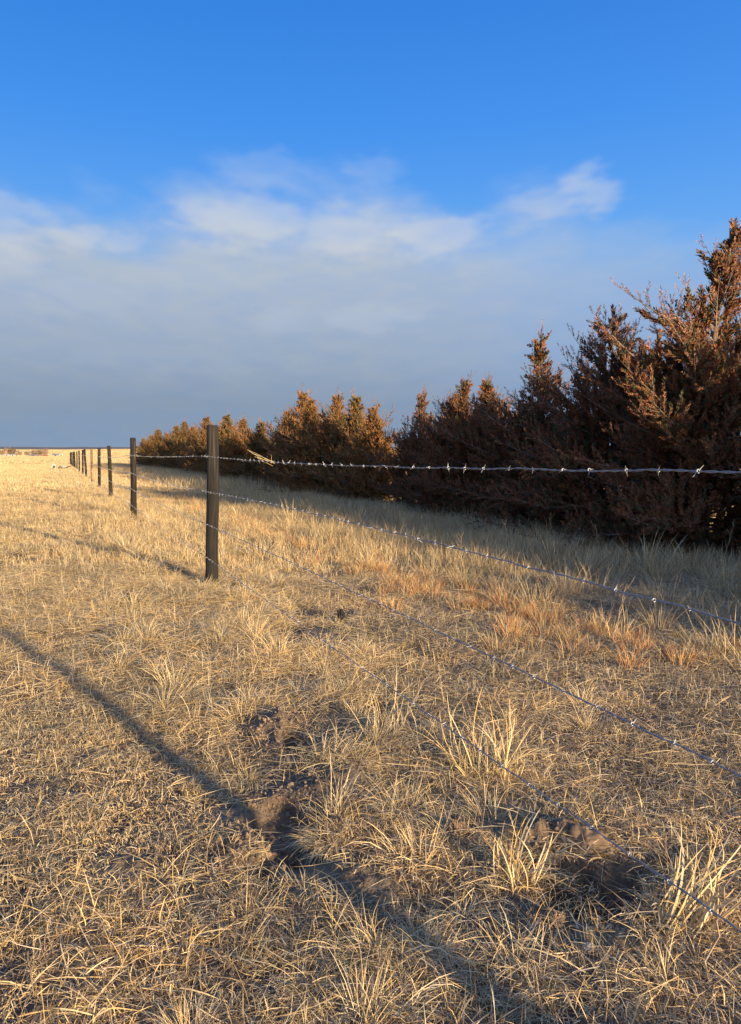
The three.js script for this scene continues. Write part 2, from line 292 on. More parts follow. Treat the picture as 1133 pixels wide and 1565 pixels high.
// middle distance
grid(8.0, 26, 0.34, (x, zf, u) => {
  const patchy = fbm(x * 0.5 + 9, zf * 0.5, 3), t = tone(x, zf);
  if (u > 16) return;
  if (u > 5.6 && u < 7.8) { if (R0() < 0.35) put('midRough', x, zf, 0.8, t); return; }
  if (u < -0.9) { put('midField', x, zf, 0.75, t); if (R0() < (u > -1.6 ? 0.25 : 0.03)) put('midTuft', x, zf, 0.5 + R0() * 0.4, t); }
  else if (u < 2.3) { put(R0() < 0.5 ? 'midField' : 'midRough', x, zf, 0.75, t); if (R0() < (u < 0.5 ? 0.35 : 0.22)) put('midTuft', x, zf, 0.65 + R0() * 0.5, t); }
  else { put('midShade', x, zf, 0.75, t); if (R0() < 0.22) put('wispy', x, zf, 0.8 + R0() * 0.6, t); }
  const band = Math.exp(-(((u - 1.75 - 0.3 * patchy) / 0.5) ** 2));
  if (R0() < band * (0.9 + 0.8 * patchy)) put('rust', x, zf, 0.7 + R0() * 0.5, t, 0, 0.75);
});
grid(26, 95, 0.85, (x, zf, u) => { if (u > 22 || (u > 5.8 && u < 7.6)) return; const t = shadeTone(); if (u > 2.8 && u < 7) { put('midShade', x, zf, 1.6, t); return; } put('farField', x, zf, 0.95, t); if (u > -1 && u < 2 && R0() < 0.6) put('midTuft', x, zf, 0.9 + R0() * 0.5, t); if (u > 0.8 && u < 2.4 && R0() < 0.6) put('rust', x, zf, 1.3, t); });
for (let zf = 92; zf < 780; zf += 6) { const w = 0.60 * zf + 6; for (let x = -w; x < Math.min(w, -0.36 * zf + 40); x += 7.5) put('farthest', x + R0() * 6, zf + R0() * 5, 1, shadeTone()); }

for (let zf = 790; zf < 2650; zf += 34) for (let x = -0.6 * zf; x < -0.12 * zf; x += 42) put('farthest', x + R0() * 30, zf + R0() * 26, 4, shadeTone().map(v => v * 1.05));
const said = {
  litter: ['grass_litter', 'matted straw coloured dead grass lying along the fence', 'grass'], brownLitter: ['brown_grass_litter', 'short brownish dead grass litter on the tree side of the wires', 'grass'],
  lodged: ['lodged_grass', 'long blond grass lying over beside the large post', 'grass'],
  turf: ['mown_turf', 'short curled dry turf of the mown field', 'grass'], straws: ['loose_straw', 'long loose pale straws lying over the litter', 'straw'], tuft: ['small_bunch_grass', 'small blond bunches of dry grass scattered near the fence', 'grass'],
  rust: ['rust_grass', 'rust orange upright grass in a band beyond the wires', 'grass'], wispy: ['wispy_grass', 'thin wispy grass standing in the strip before the trees', 'grass'], midField: ['field_grass', 'dry yellow field grass around the second and third posts', 'grass'],
  midRough: ['rough_grass', 'rough brown and yellow grass under the far wires', 'grass'], midTuft: ['blond_bunch_grass', 'blond bunches of long grass along the post line', 'grass'], midShade: ['shaded_grass', 'long rough grass at the foot of the tree row', 'grass'],
  farField: ['pasture_grass', 'pale yellow pasture stretching past the far posts', 'grass'], farthest: ['distant_pasture', 'distant pale pasture reaching to the farmstead', 'grass'],
};
{
  const M = new THREE.Matrix4(), Q = new THREE.Quaternion(), UPV = new THREE.Vector3(0, 1, 0), C = new THREE.Color();
  for (const k in kinds) kinds[k].forEach((g, v) => {
    const L = spots[k][v]; if (!L.length) return;
    const im = new THREE.InstancedMesh(g, grassMat, L.length);
    L.forEach(([x, y, z, s, a, c, sy], i) => { M.compose(new THREE.Vector3(x, y, z), Q.setFromAxisAngle(UPV, a), new THREE.Vector3(s, s * sy, s)); im.setMatrixAt(i, M); im.setColorAt(i, C.setRGB(c[0], c[1], c[2])); });
    const [name, label, cat] = said[k]; tag(im, label, cat, null, 'stuff'); top(im, name);
  });
}

{ // crumbs of dug soil on the bare spots
  const r = rng(4242), base = new THREE.IcosahedronGeometry(1, 1), q = base.attributes.position; for (let k = 0; k < q.count; k++) { const f = 1 + 0.35 * n2(q.getX(k) * 2 + 3, q.getY(k) * 2 + q.getZ(k) * 2); q.setXYZ(k, q.getX(k) * f, q.getY(k) * f * 0.75, q.getZ(k) * f); } base.computeVertexNormals();
  const L = []; for (let k = 0; k < 60000 && L.length < 5200; k++) { const x = -1 + r() * 2.2, zf = 1.5 + r() * 3.9; if (r() < bareness(x, zf) * 0.9) L.push([x, zf, 0.0018 + 0.0075 * Math.pow(r(), 5)]); }
  const im = new THREE.InstancedMesh(base, new THREE.MeshStandardMaterial({ roughness: 1 }), L.length), M = new THREE.Matrix4(), C = new THREE.Color();
  L.forEach(([x, zf, s], i) => { const k = 0.75 + 0.5 * r(); M.compose(new THREE.Vector3(x, gh(x, zf) + s * 0.4, -zf), new THREE.Quaternion().setFromEuler(new THREE.Euler(r() * 6, r() * 6, r() * 6)), new THREE.Vector3(s, s, s)); im.setMatrixAt(i, M); im.setColorAt(i, C.setRGB(0.25 * k, 0.175 * k, 0.108 * k)); });
  tag(im, 'loose crumbs of brown soil on the bare track and round the burrow', 'soil', null, 'stuff'); top(im, 'soil_crumbs');
}

// ------------------------------------------------------------------ cedar trees
const barkMat = new THREE.MeshStandardMaterial({ vertexColors: true, roughness: 0.95, metalness: 0 });
const needleMat = new THREE.MeshStandardMaterial({ vertexColors: true, roughness: 0.8, metalness: 0, side: THREE.DoubleSide });
const V = (x, y, z) => [x, y, z], add = (a, b, k = 1) => [a[0] + b[0] * k, a[1] + b[1] * k, a[2] + b[2] * k];
const nrm = a => { const l = Math.hypot(...a) || 1; return [a[0] / l, a[1] / l, a[2] / l]; }, cross = (a, b) => [a[1] * b[2] - a[2] * b[1], a[2] * b[0] - a[0] * b[2], a[0] * b[1] - a[1] * b[0]];
function stick(F, pts, r0, r1, sides, col) {
  let prev = -1;
  pts.forEach((p, k) => {
    const d = nrm(add(pts[Math.min(k + 1, pts.length - 1)], pts[Math.max(k - 1, 0)], -1));
    const s = nrm(cross(d, Math.abs(d[1]) > 0.9 ? [1, 0, 0] : [0, 1, 0])), t = cross(d, s), rr = lerp(r0, r1, k / (pts.length - 1));
    const first = F.p.length / 3;
    for (let j = 0; j < sides; j++) { const a = j / sides * 6.283; F.v(p[0] + (s[0] * Math.cos(a) + t[0] * Math.sin(a)) * rr, p[1] + (s[1] * Math.cos(a) + t[1] * Math.sin(a)) * rr, p[2] + (s[2] * Math.cos(a) + t[2] * Math.sin(a)) * rr, col); }
    if (prev >= 0) for (let j = 0; j < sides; j++) { const q = (j + 1) % sides; F.tri(prev + j, first + j, prev + q); F.tri(prev + q, first + j, first + q); }
    prev = first;
  });
}
// a spray of scale foliage: short twigs set round an axis
function spray(F, r, p, d, len, tw, wd, n, col) {
  const s = nrm(cross(d, [r() - 0.5, r() - 0.5, r() - 0.5])), t = cross(d, s);
  for (let j = 0; j <= n; j++) {
    const q = j / n, a = j * 2.4 + r() * 0.8, open = j === n ? 0.05 : 0.45 + r() * 0.35;
    const b = add(p, d, q * len);
    const side = [s[0] * Math.cos(a) + t[0] * Math.sin(a), s[1] * Math.cos(a) + t[1] * Math.sin(a), s[2] * Math.cos(a) + t[2] * Math.sin(a)];
    const dir = nrm([d[0] * Math.cos(open) + side[0] * Math.sin(open), d[1] * Math.cos(open) + side[1] * Math.sin(open) + 0.12, d[2] * Math.cos(open) + side[2] * Math.sin(open)]);
    const l = tw * (1 - 0.45 * q) * (0.7 + r() * 0.6), across = nrm(cross(dir, [r() - 0.5, r() - 0.5, r() - 0.5])), m = add(b, dir, l * 0.45), e = add(b, dir, l);
    const c = col.map(v => v * (0.8 + r() * 0.4));
    const i0 = F.v(...b, c), i1 = F.v(...add(m, across, wd), c), i2 = F.v(...add(m, across, -wd), c), i3 = F.v(...e, c);
    F.tri(i0, i1, i2); F.tri(i1, i3, i2);
  }
}
const leafTones = { rust: [[.32, [.225, .083, .026]], [.20, [.15, .064, .025]], [.28, [.085, .074, .027]], [.20, [.27, .118, .045]]], gold: [[.42, [.28, .118, .026]], [.22, [.20, .085, .022]], [.22, [.12, .095, .026]], [.14, [.33, .165, .045]]], olive: [[.34, [.16, .105, .026]], [.3, [.10, .085, .024]], [.36, [.24, .11, .028]]], tip: [[.6, [.38, .205, .125]], [.4, [.28, .125, .062]]] };
function cedar(seed, o) {
  const r = rng(seed), leaf = new Faces(), wood = new Faces(), trunk = new Faces();
  const H = o.H, R = o.R, bark = [0.20, 0.145, 0.105], twig = [0.26, 0.17, 0.11];
  const axis = []; for (let k = 0; k <= 12; k++) { const t = k / 12; const bend = (o.bend || 0) * t ** 4; axis.push([(o.lean?.[0] || 0) * t * t + bend + 0.05 * n2(seed, t * 3) * t, t * H * (1 - 0.12 * Math.abs(o.bend || 0) * t ** 4), (o.lean?.[1] || 0) * t * t + 0.05 * n2(seed + 9, t * 3) * t]); }
  const onAxis = t => { const k = Math.min(11.999, t * 12), i = Math.floor(k); return axis[i].map((v, j) => lerp(v, axis[i + 1][j], k - i)); };
  stick(trunk, axis.map((p, k) => k ? p : [p[0], -0.15, p[2]]), 0.022 * H, 0.004, 8, bark);
  const sz = o.size || 1;
  const shoot = (p, d, L, tone, tipTone, k0 = 1, wide = 1) => { // a side shoot clothed in sprays
    const n = Math.max(1, Math.round(L / (0.05 * sz)));
    let q = p, dd = d; const pts = [p];
    for (let k = 0; k <= n; k++) {
      const sd = nrm(add(dd, [r() - 0.5, (r() - 0.35) * 0.8, r() - 0.5], 0.75));
      const c = pick(r, leafTones[k >= n - 1 ? tipTone : tone]);
      spray(leaf, r, q, k === n ? dd : sd, (0.06 + 0.06 * r()) * sz * k0, 0.058 * sz * k0 * (1 + 0.3 * (wide - 1)), 0.0052 * sz * (o.fat || 1) * (0.5 + 0.5 * k0) * wide, o.fine || 6, c);
      dd = nrm(add(dd, [0, 0.09, 0])); q = add(q, dd, L / n); pts.push(q);
    }
    if (L > 0.09 && r() < 0.6) stick(wood, [pts[0], pts[pts.length >> 1], pts[pts.length - 1]], 0.0035 * sz, 0.0015, 3, twig);
  };
  const bough = (p0, az, el, L, rise, t) => {
    const n = Math.max(4, Math.round(L / 0.1)); let p = p0, e = el, a = az; const pts = [p0];
    for (let k = 0; k < n; k++) { p = add(p, [Math.sin(a) * Math.cos(e), Math.sin(e), Math.cos(a) * Math.cos(e)], L / n); e += rise / n; a += (r() - 0.5) * 0.12; pts.push(p); }
    stick(wood, pts, 0.004 + 0.008 * L, 0.0015, 4, r() < 0.3 ? [0.34, 0.25, 0.19] : bark);
    const every = 0.062 * sz * (t > 0.55 ? 1.5 : 1), m = Math.max(3, Math.round(L / every));
    for (let k = 0; k <= m; k++) {
      const q = 0.16 + 0.84 * k / m, f = q * n, i = Math.min(n - 1, Math.floor(f)), pp = pts[i].map((v, j) => lerp(v, pts[i + 1][j], f - i)), d = nrm(add(pts[i + 1], pts[i], -1));
      const side = nrm(cross(d, nrm([r() - 0.5, r() - 0.5, r() - 0.5]))), open = k === m ? 0 : 0.65 + 0.35 * r();
      const dir = nrm([d[0] * Math.cos(open) + side[0] * Math.sin(open), d[1] * Math.cos(open) + side[1] * Math.sin(open) + 0.16, d[2] * Math.cos(open) + side[2] * Math.sin(open)]);
      const inner = q < 0.45;
      shoot(pp, dir, (0.05 + 0.34 * L * (1 - q) * (0.5 + r() * 0.7)) * (0.8 + 0.4 * r()) + 0.02, o.tone, t > 0.5 && q > 0.45 ? (o.tipTone || o.tone) : o.tone, 1 - 0.45 * q * q, inner ? 2.6 : t < 0.5 ? 1.5 : 1);
    }
  };
  const nb = Math.round(H * (o.per || 26));
  for (let k = 0; k < nb; k++) {
    const t = 0.015 + 0.96 * Math.pow((k + r()) / nb, 1.12), az = k * 2.39996 + (r() - 0.5) * 0.9;
    if (o.thin && t > 0.46 && r() < o.thin) continue;
    const kn = o.knee || 0.42, prof = (t < kn ? 1 - 0.28 * t : (1 - 0.28 * kn) * Math.pow((1 - t) / (1 - kn), o.point || 1.45)) + 0.035;
    let L = R * prof * (0.58 + r() * 0.5 + (r() < 0.12 ? (o.thin > 0.4 ? 0.08 : 0.34) : 0)), el = lerp(-0.16, 0.88, Math.pow(t, 0.75)) + (r() - 0.5) * 0.35, rise = lerp(0.15, 0.55, t);
    if (t > 0.30 && t < 0.85 && r() < (o.lead || 0.12)) { el = 0.95 + r() * 0.35; L = (1 - t) * H * (0.5 + r() * 0.3); rise = 0.1; }   // an extra leader
    if (o.wind) { el -= 0; }
    bough(onAxis(t), az, el, L, rise, t);
  }
  for (const [t, az, el, L, rise] of o.extra || []) bough(onAxis(t), az, el, L, rise, 0.8);
  bough(onAxis(0.90), 1.2, 1.5, H * (o.thin > 0.4 && !o.bend ? 0.09 : 0.19), o.bend ? -0.9 : 0, 0.95);
  return { trunk: trunk.geometry(true), wood: wood.geometry(true), leaf: leaf.geometry() };
}
function plantTree(shape, u, s, scale, turn, label, group, off = [0, 0]) {
  const [x, zf] = fromFence(u, s), g = new THREE.Group();
  part('trunk', shape.trunk, barkMat, g);
  const w = part('limbs', shape.wood, barkMat, g); w.userData.kind = 'stuff';
  const c = part('crown', shape.leaf, needleMat, g); c.userData.kind = 'stuff';
  g.position.set(x + off[0], gh(x, zf) - 0.02, -zf); g.rotation.y = turn; if (zf > 14) g.rotation.z = 0.06 * n2(zf * 3.3, 12); g.scale.set(scale * (1 + 0.1 * n2(zf * 2.1, 1)), scale * (1 + (zf > 14 ? 0.12 * n2(zf * 1.3, 2) : 0)), scale * (1 + 0.1 * n2(zf * 1.7, 3)));
  tag(g, label, 'tree', group); return top(g, 'cedar_tree');
}
const ROW = 'cedar trees of the windbreak row';
// the two close trees at the near end of the view have shapes of their own
const sBig = cedar(901, { fine: 8, thin: 0.5, knee: 0.42, point: 1.5, H: 4.25, R: 2.1, up: 1, tone: 'rust', tipTone: 'tip', per: 44, bend: 0.30, lean: [0.05, 0], extra: [[.64, -1.5, 0.40, 1.45, 0.2], [.68, -1.2, 0.75, 0.8, 0.2], [.56, -1.7, 0.55, 0.95, 0.3], [.74, 1.5, 0.9, 0.8, 0.2], [.80, 1.3, 1.1, 0.7, -0.4], [.58, 1.6, 0.7, 1.0, 0.3], [.5, 0.3, 0.5, 1.0, 0.3], [.45, 0.2, 0.3, 1.3, 0.3], [.40, -0.6, 0.4, 1.4, 0.3], [.52, -1.2, 0.9, 0.8, 0]] });
const sLean = cedar(902, { fine: 8, thin: 0.5, knee: 0.5, point: 1.1, H: 2.95, R: 1.75, up: 1, tone: 'rust', tipTone: 'tip', per: 44, lean: [-0.15, 0], extra: [[.54, -1.5, 0.8, 1.15, 0.15], [.62, -1.2, 1.05, 0.9, 0.1], [.5, -1.8, 0.45, 0.9, 0.3], [.5, 1.4, 0.9, 1.0, 0.1], [.6, 0.8, 0.9, 0.8, 0.0], [.42, -0.4, 0.5, 1.1, 0.3], [.55, -1.0, 0.7, 0.9, 0.2]] });
const sSpire = cedar(903, { fine: 8, thin: 0.4, H: 3.15, R: 1.45, up: 1, tone: 'rust', tipTone: 'tip', per: 44, lean: [-0.1, 0.05] });
const sHook = cedar(904, { fine: 8, H: 2.6, R: 1.5, up: 1, tone: 'rust', per: 44, bend: 0.22, extra: [[.5, 1.5, 1.2, 0.85, -0.3], [.55, -1.2, 1.25, 0.75, 0], [.45, 0.5, 1.1, 0.8, 0]] });
const sGold = cedar(905, { lead: 0.2, H: 3.1, R: 1.75, up: 1, tone: 'gold', tipTone: 'gold', per: 34, size: 1.3, fat: 1.15 });
const sGoldB = cedar(906, { point: 1.25, H: 3.2, R: 1.7, up: 1, tone: 'gold', tipTone: 'gold', per: 34, size: 1.3, fat: 1.15, lean: [0.1, 0], extra: [[.5, 1, 1.2, 1.1, 0], [.45, -2, 1.2, 1.2, 0]] });
const sOlive = cedar(907, { lead: 0.25, knee: 0.48, point: 1.25, H: 3.1, R: 1.75, up: 1, tone: 'olive', tipTone: 'gold', per: 30, size: 1.35, fat: 1.15, lean: [-0.1, 0.1] });
const S = z => z / DZ;                                           // rough way along the fence from metres ahead
const at = (z, u = 6.6) => (z - 0.3758 * u) / DZ;                // s of a tree z metres ahead in the row at u
plantTree(sBig, 6.6, at(10.1), 1, 0, 'tallest cedar, its thin top bent over, at the near end of the row', ROW);
plantTree(sLean, 6.6, at(11.7), 1.12, 0, 'rusty cedar with long boughs leaning over, next to the tallest cedar', ROW);
plantTree(sSpire, 6.6, at(13.5), 1.02, 0, 'narrow pointed cedar, third along from the tallest cedar', ROW);
const rowList = [ // metres ahead, shape, scale, turn, label
  [15.1, sHook, 0.95, 2.1, 'low dark cedar just beyond the narrow pointed cedar'], [16.5, sHook, 1.0, 0, 'dark cedar whose tips hook over, in the middle of the row'], [18.2, sSpire, 0.78, 1.4, 'dark cedar with a short blunt top beyond the hooked one'],
  [20.4, sGold, 0.82, 0.7, 'low bronze cedar in the dip of the row'], [22.0, sOlive, 0.88, 2.6, 'bronze cedar standing just before the pair of pointed tops'], [23.6, sGoldB, 0.95, 0, 'orange bronze cedar with a single sharp leader'], [25.4, sGold, 0.93, 4.0, 'orange bronze cedar between two sharper crowns'], [27.2, sGoldB, 1.0, 1.2, 'tall orange bronze cedar with several upright leaders']];
for (const [z, sh, sc, tu, lab] of rowList) plantTree(sh, 6.6 + 0.15 * n2(z, 3), at(z), sc, tu, lab, ROW);
[29.5, 31.8, 34.4, 37, 39.7, 42.5, 45.5, 48.6, 52, 55.5, 59, 63, 67, 71, 76].forEach((z, k) => plantTree([sGold, sOlive, sGoldB, sOlive, sOlive][k % 5], 6.6 + 0.3 * n2(z, 5), at(z), 0.92 + 0.2 * n2(k * 1.7, 8) + (z > 45 ? 0.06 : 0), k * 2.17 + 0.4, 'bronze cedar far along the row, behind the second post and beyond', 'far cedars of the windbreak row'));
// the row goes on past the frame beside the viewer and shades the grass
[8.3, 6.4, 4.5, 2.5, 0.6, -1.3, -3.2, -5.2, -7.2].forEach((z, k) => plantTree(k % 2 ? sSpire : sLean, 6.9, at(z, 6.9), 0.95 + 0.07 * n2(k, 4), k * 1.9 + 1, 'cedar of the row standing abreast of the viewer', 'near cedars of the windbreak row'));

// ------------------------------------------------------------------ fence
const woodTex = noiseTexture(512, (u, v) => {
  const a = tn(u, v * 0.12 + 0.3, 60, 2) * 0.5 + 0.5 * simplex.noise(u * 90, v * 3.0), s = simplex.noise(u * 26 + 7, v * 1.6 + 3), bl = tn(u, v, 7, 5);
  let k = 0.62 + 0.20 * a + 0.14 * bl; k += 0.42 * ss(0.35, 0.8, s); const chk = simplex.noise(u * 44 + 50, v * 2.2) > 0.62 ? 0.45 : 1;
  k = Math.max(0.1, Math.min(1, k * chk)); return [255 * k, 250 * k, 242 * k];
});
const woodBump = noiseTexture(512, (u, v) => { const a = 0.5 * simplex.noise(u * 90, v * 3.0) + 0.4 * tn(u, v * 0.15, 50, 2); const chk = simplex.noise(u * 44 + 50, v * 2.2) > 0.62 ? -0.7 : 0; const k = Math.max(0, Math.min(255, 150 + 90 * (a + chk))); return [k, k, k]; }, false);
const postMat = new THREE.MeshStandardMaterial({ color: new THREE.Color().setRGB(0.050, 0.042, 0.036), map: woodTex, bumpMap: woodBump, bumpScale: 0.006, roughness: 0.95 });
const postTan = new THREE.MeshStandardMaterial({ color: new THREE.Color().setRGB(0.46, 0.33, 0.19), map: woodTex, bumpMap: woodBump, bumpScale: 0.006, roughness: 0.95 });
const steel = new THREE.MeshStandardMaterial({ color: new THREE.Color().setRGB(0.30, 0.295, 0.29), metalness: 0.45, roughness: 0.5 });
const barbSteel = new THREE.MeshStandardMaterial({ color: new THREE.Color().setRGB(0.46, 0.46, 0.455), metalness: 0.6, roughness: 0.48 });
const WIRES = [1.205, 0.875, 0.575, 0.265];
function postShape(seed, rad, h) {
  const r = rng(seed), rows = 26, sides = 20, p = [], uv = [], idx = [];
  const lobes = [0, 1, 2].map(() => [r() * 6.28, 0.02 + r() * 0.035]);
  for (let j = 0; j <= rows + 2; j++) {
    const t = Math.min(j, rows) / rows, y = -0.45 + t * (h + 0.45) + (j > rows ? 0.006 : 0);
    let k = rad * (1.06 - 0.12 * t) * (1 + 0.03 * n2(seed * 3 + t * 6, 1)); if (j === rows) k *= 0.985; if (j === rows + 1) k *= 0.88; if (j === rows + 2) k = 0.0008;
    for (let i = 0; i <= sides; i++) { const a = i / sides * 6.28318; let q = k; lobes.forEach(([ph, am], n) => { q *= 1 + am * Math.cos((n + 2) * a + ph); }); q *= 1 + 0.015 * n2(seed + 3 * Math.cos(a), t * 9 + 3 * Math.sin(a));
      p.push(Math.cos(a) * q + 0.006 * n2(seed, t * 2), y + (j > rows ? 0.004 * n2(Math.cos(a) * 3 + seed, Math.sin(a) * 3) : 0), Math.sin(a) * q); uv.push(i / sides * 0.3 + seed * 0.37, t * 1.0 + seed * 0.21); }
  }
  for (let j = 0; j < rows + 2; j++) for (let i = 0; i < sides; i++) { const a = j * (sides + 1) + i, b = a + sides + 1; idx.push(a, b, a + 1, a + 1, b, b + 1); }
  const g = new THREE.BufferGeometry(); g.setAttribute('position', new THREE.Float32BufferAttribute(p, 3)); g.setAttribute('uv', new THREE.Float32BufferAttribute(uv, 2)); g.setIndex(idx); g.computeVertexNormals(); return g;
}
const stapleGeo = (() => { const c = new THREE.CatmullRomCurve3([new THREE.Vector3(-0.012, 0.011, 0), new THREE.Vector3(-0.001, 0.010, 0), new THREE.Vector3(0.006, 0.004, 0), new THREE.Vector3(0.006, -0.004, 0), new THREE.Vector3(-0.001, -0.010, 0), new THREE.Vector3(-0.012, -0.011, 0)]); return new THREE.TubeGeometry(c, 10, 0.0018, 5); })();
const NORM = [-DZ, DX];                                           // x and zf of the way from the fence towards the viewer's side (minus u)
const postZ = [-5.7, 0.62, 7.2, 14.65, 20.96, 26.9, 32.5, 39.4, 44.8, 51.75, 58, 64.5, 71, 77.5, 84, 90];
const postLabels = ['', 'dark weathered wooden fence post beside the viewer, next before the largest in view', 'large dark weathered wooden post, pale streak down its side, holding four barbed wires', 'dark wooden fence post, second along from the large streaked post', 'dark wooden fence post, third along from the large streaked post', 'dark wooden fence post just before the pale tan post', 'pale tan wooden fence post among the dark ones', 'dark wooden fence post just beyond the pale tan post'];
const posts = [];
postZ.forEach((z, k) => {
  const s = z / DZ, rad = k === 1 ? 0.040 : k === 2 ? 0.058 : k === 6 ? 0.046 : 0.05 + 0.006 * n2(k, 2);
  const hh = 1.5 + 0.03 * n2(k, 7), [x, zf] = fromFence(rad + 0.004, s), g = new THREE.Group(), y0 = gh(...fromFence(0, s));
  posts.push([s, y0 + (k < 2 ? 0.052 : 0)]);
  part('shaft', postShape(40 + k, rad, hh), k === 6 ? postTan : postMat, g);
  if (k > 0 && k < 6) for (const w of WIRES) { const st = part('staple', stapleGeo, steel, g); st.position.set(-DZ * (rad + 0.004), w, DX * -(rad + 0.004) * -1 * -1); st.position.z = DX * (rad + 0.004) * -1; st.rotation.y = Math.atan2(-st.position.z, st.position.x); }
  g.position.set(x, y0, -zf);
  if (k === 2) g.rotation.z = -0.022; else { g.rotation.z = 0.03 * n2(k * 1.7, 20); g.rotation.x = 0.03 * n2(k * 1.7, 30); }
  tag(g, postLabels[k] || 'small dark wooden fence post far along the line towards the farmstead', 'fence post', 'wooden posts of the fence'); top(g, 'fence_post');
});
// wires: two strands twisted together, barbs wound on every 12.5 cm
const barbGeos = [0, 1, 2, 3].map(k => {
  const r = rng(60 + k), a = [];
  const wrap = new THREE.TorusGeometry(0.0042, 0.0013, 4, 8); wrap.rotateY(Math.PI / 2); a.push(wrap.toNonIndexed()); const w2 = wrap.clone(); w2.translate(0.0026, 0, 0); a.push(w2.toNonIndexed());
  for (const sg of [0, 1]) {
    const dir = new THREE.Vector3((r() - 0.5) * 0.9 + (sg ? 0.3 : -0.3), sg ? -1 : 1, (r() - 0.5) * 1.1).normalize();
    const cone = new THREE.ConeGeometry(0.0015, 0.017, 4, 1); cone.translate(0, 0.0085 + 0.002, 0); cone.applyQuaternion(new THREE.Quaternion().setFromUnitVectors(new THREE.Vector3(0, 1, 0), dir)); cone.translate(sg * 0.0026, 0, 0); a.push(cone.toNonIndexed());
  }
  const g = mergeGeometries(a); return g;
});
const wireNames = ['top strand of barbed wire stapled along the posts', 'second strand of barbed wire, below the top one', 'third strand of barbed wire, crossing the grass below the second', 'lowest strand of barbed wire, close above the ground and the burrow'];
WIRES.forEach((h, wi) => {
  const r = rng(800 + wi), g = new THREE.Group(), s0 = posts[0][0], s1 = posts[posts.length - 1][0];
  const yAt = s => { let k = 0; while (k < posts.length - 2 && s > posts[k + 1][0]) k++; const [a, ya] = posts[k], [b, yb] = posts[k + 1], t = (s - a) / (b - a); const drop = [-0.028, 0.028, 0.016, 0.0][wi] * (k === 1 ? Math.sin(Math.PI * Math.min(1, Math.max(0, t))) : 0); return lerp(ya, yb, t) + h - 0.03 * 4 * t * (1 - t) * (0.5 + 0.5 * ((wi * 7 + k * 3) % 5) / 4) + drop + (k === 1 ? 0.02 * 4 * t * (1 - t) : 0); };
  const pos = s => { const [x, zf] = fromFence(-0.004, s); return new THREE.Vector3(x, yAt(s), -zf); };
  const F1 = [new Faces(), new Faces()], white = [1, 1, 1], near = 15;
  for (let q = 0; q < 2; q++) {
    const pts = []; for (let s = s0; s < near; s += 0.0085) { const p = pos(s), a = s / 0.085 * 6.283 + q * Math.PI, [vx, vz] = [DZ, -DX]; pts.push([p.x + Math.cos(a) * 0.0016 * vx, p.y + Math.sin(a) * 0.0016 + 0.003 * n2(s * 3, wi * 7) + 0.0012 * n2(s * 11, wi * 3), p.z - Math.cos(a) * 0.0016 * vz]); }
    stick(F1[q], pts, 0.0014, 0.0014, 5, white); part('strand', F1[q].geometry(true), steel, g);
  }
  { const F = new Faces(), pts = []; for (let s = near - 0.02; s <= s1; s += 0.5) { const p = pos(s); pts.push([p.x, p.y, p.z]); } stick(F, pts, 0.0034, 0.0034, 5, white); part('strand', F.geometry(true), steel, g); }
  const far = [], dir = new THREE.Vector3(DX, 0, -DZ), q0 = new THREE.Quaternion().setFromUnitVectors(new THREE.Vector3(1, 0, 0), dir);
  for (let s = s0 + 0.1, n = 0; s < 60; s += 0.105 + r() * 0.045, n++) {
    const p = pos(s), rot = q0.clone().multiply(new THREE.Quaternion().setFromAxisAngle(new THREE.Vector3(1, 0, 0), r() * 6.283)), geo = barbGeos[Math.floor(r() * 4)];
    if (s > 0.2 && s < 14) { const b = part('barb', geo, barbSteel, g); b.position.copy(p); b.quaternion.copy(rot); b.scale.setScalar(0.65 + r() * 0.45); }
    else { const c = geo.clone(); c.applyMatrix4(new THREE.Matrix4().compose(p, rot, new THREE.Vector3(0.95, 0.95, 0.95))); far.push(c); }
  }
  const fb = part('barb', mergeGeometries(far), barbSteel, g); fb.userData.kind = 'stuff';
  tag(g, wireNames[wi], 'barbed wire', 'strands of the fence'); top(g, 'barbed_wire');
});

// ------------------------------------------------------------------ single tufts, clods, the straw caught on the wire
const oneBlade = [0, 1, 2, 3, 4, 5].map(k => { const F = new Faces(), r = rng(300 + k); blade(F, r, 0, 0, 0, 0, 0.30, 0.0036, 1.5, 0.3 + 0.32 * k, [1, 1, 1], 7, (r() - 0.5) * 0.4); return F.geometry(); });
const bladeMats = [STRAW, PALE, GOLD, [0.5, 0.4, 0.22]].map(c => new THREE.MeshStandardMaterial({ color: new THREE.Color().setRGB(...c), roughness: 0.7, side: THREE.DoubleSide }));
function tallTuft(seed, x, zf, n, len, base, spread, lean, leanAz, label, wide = 1) { // every blade can be told apart: each is a part
  const r = rng(seed), g = new THREE.Group();
  n = Math.round(n * 1.45);
  for (let k = 0; k < n; k++) {
    const q = Math.sqrt(r()), t = r() * 6.283, bx = q * base * Math.cos(t), bz = q * base * Math.sin(t);
    const dir = new THREE.Vector3(bx / base * spread + Math.sin(leanAz) * lean + (r() - 0.5) * 0.3, 1, bz / base * spread + Math.cos(leanAz) * lean + (r() - 0.5) * 0.3).normalize();
    const b = part('blade', oneBlade[Math.floor(r() * 6)], bladeMats[Math.floor(r() * 4)], g), sc = len * (0.25 + 0.75 * Math.pow(r(), 1.3)) / 0.30;
    b.position.set(bx, gh(x + bx, zf - bz) - gh(x, zf) - 0.012, bz); b.scale.set((0.7 + 0.5 * r()) * wide, sc, sc);
    b.quaternion.setFromUnitVectors(new THREE.Vector3(0, 1, 0), dir); b.rotateY(r() * 6.283);
  }
  g.position.set(x, gh(x, zf), -zf); tag(g, label, 'grass tuft', 'tall tufts by the wires'); top(g, 'tall_grass_tuft');
}
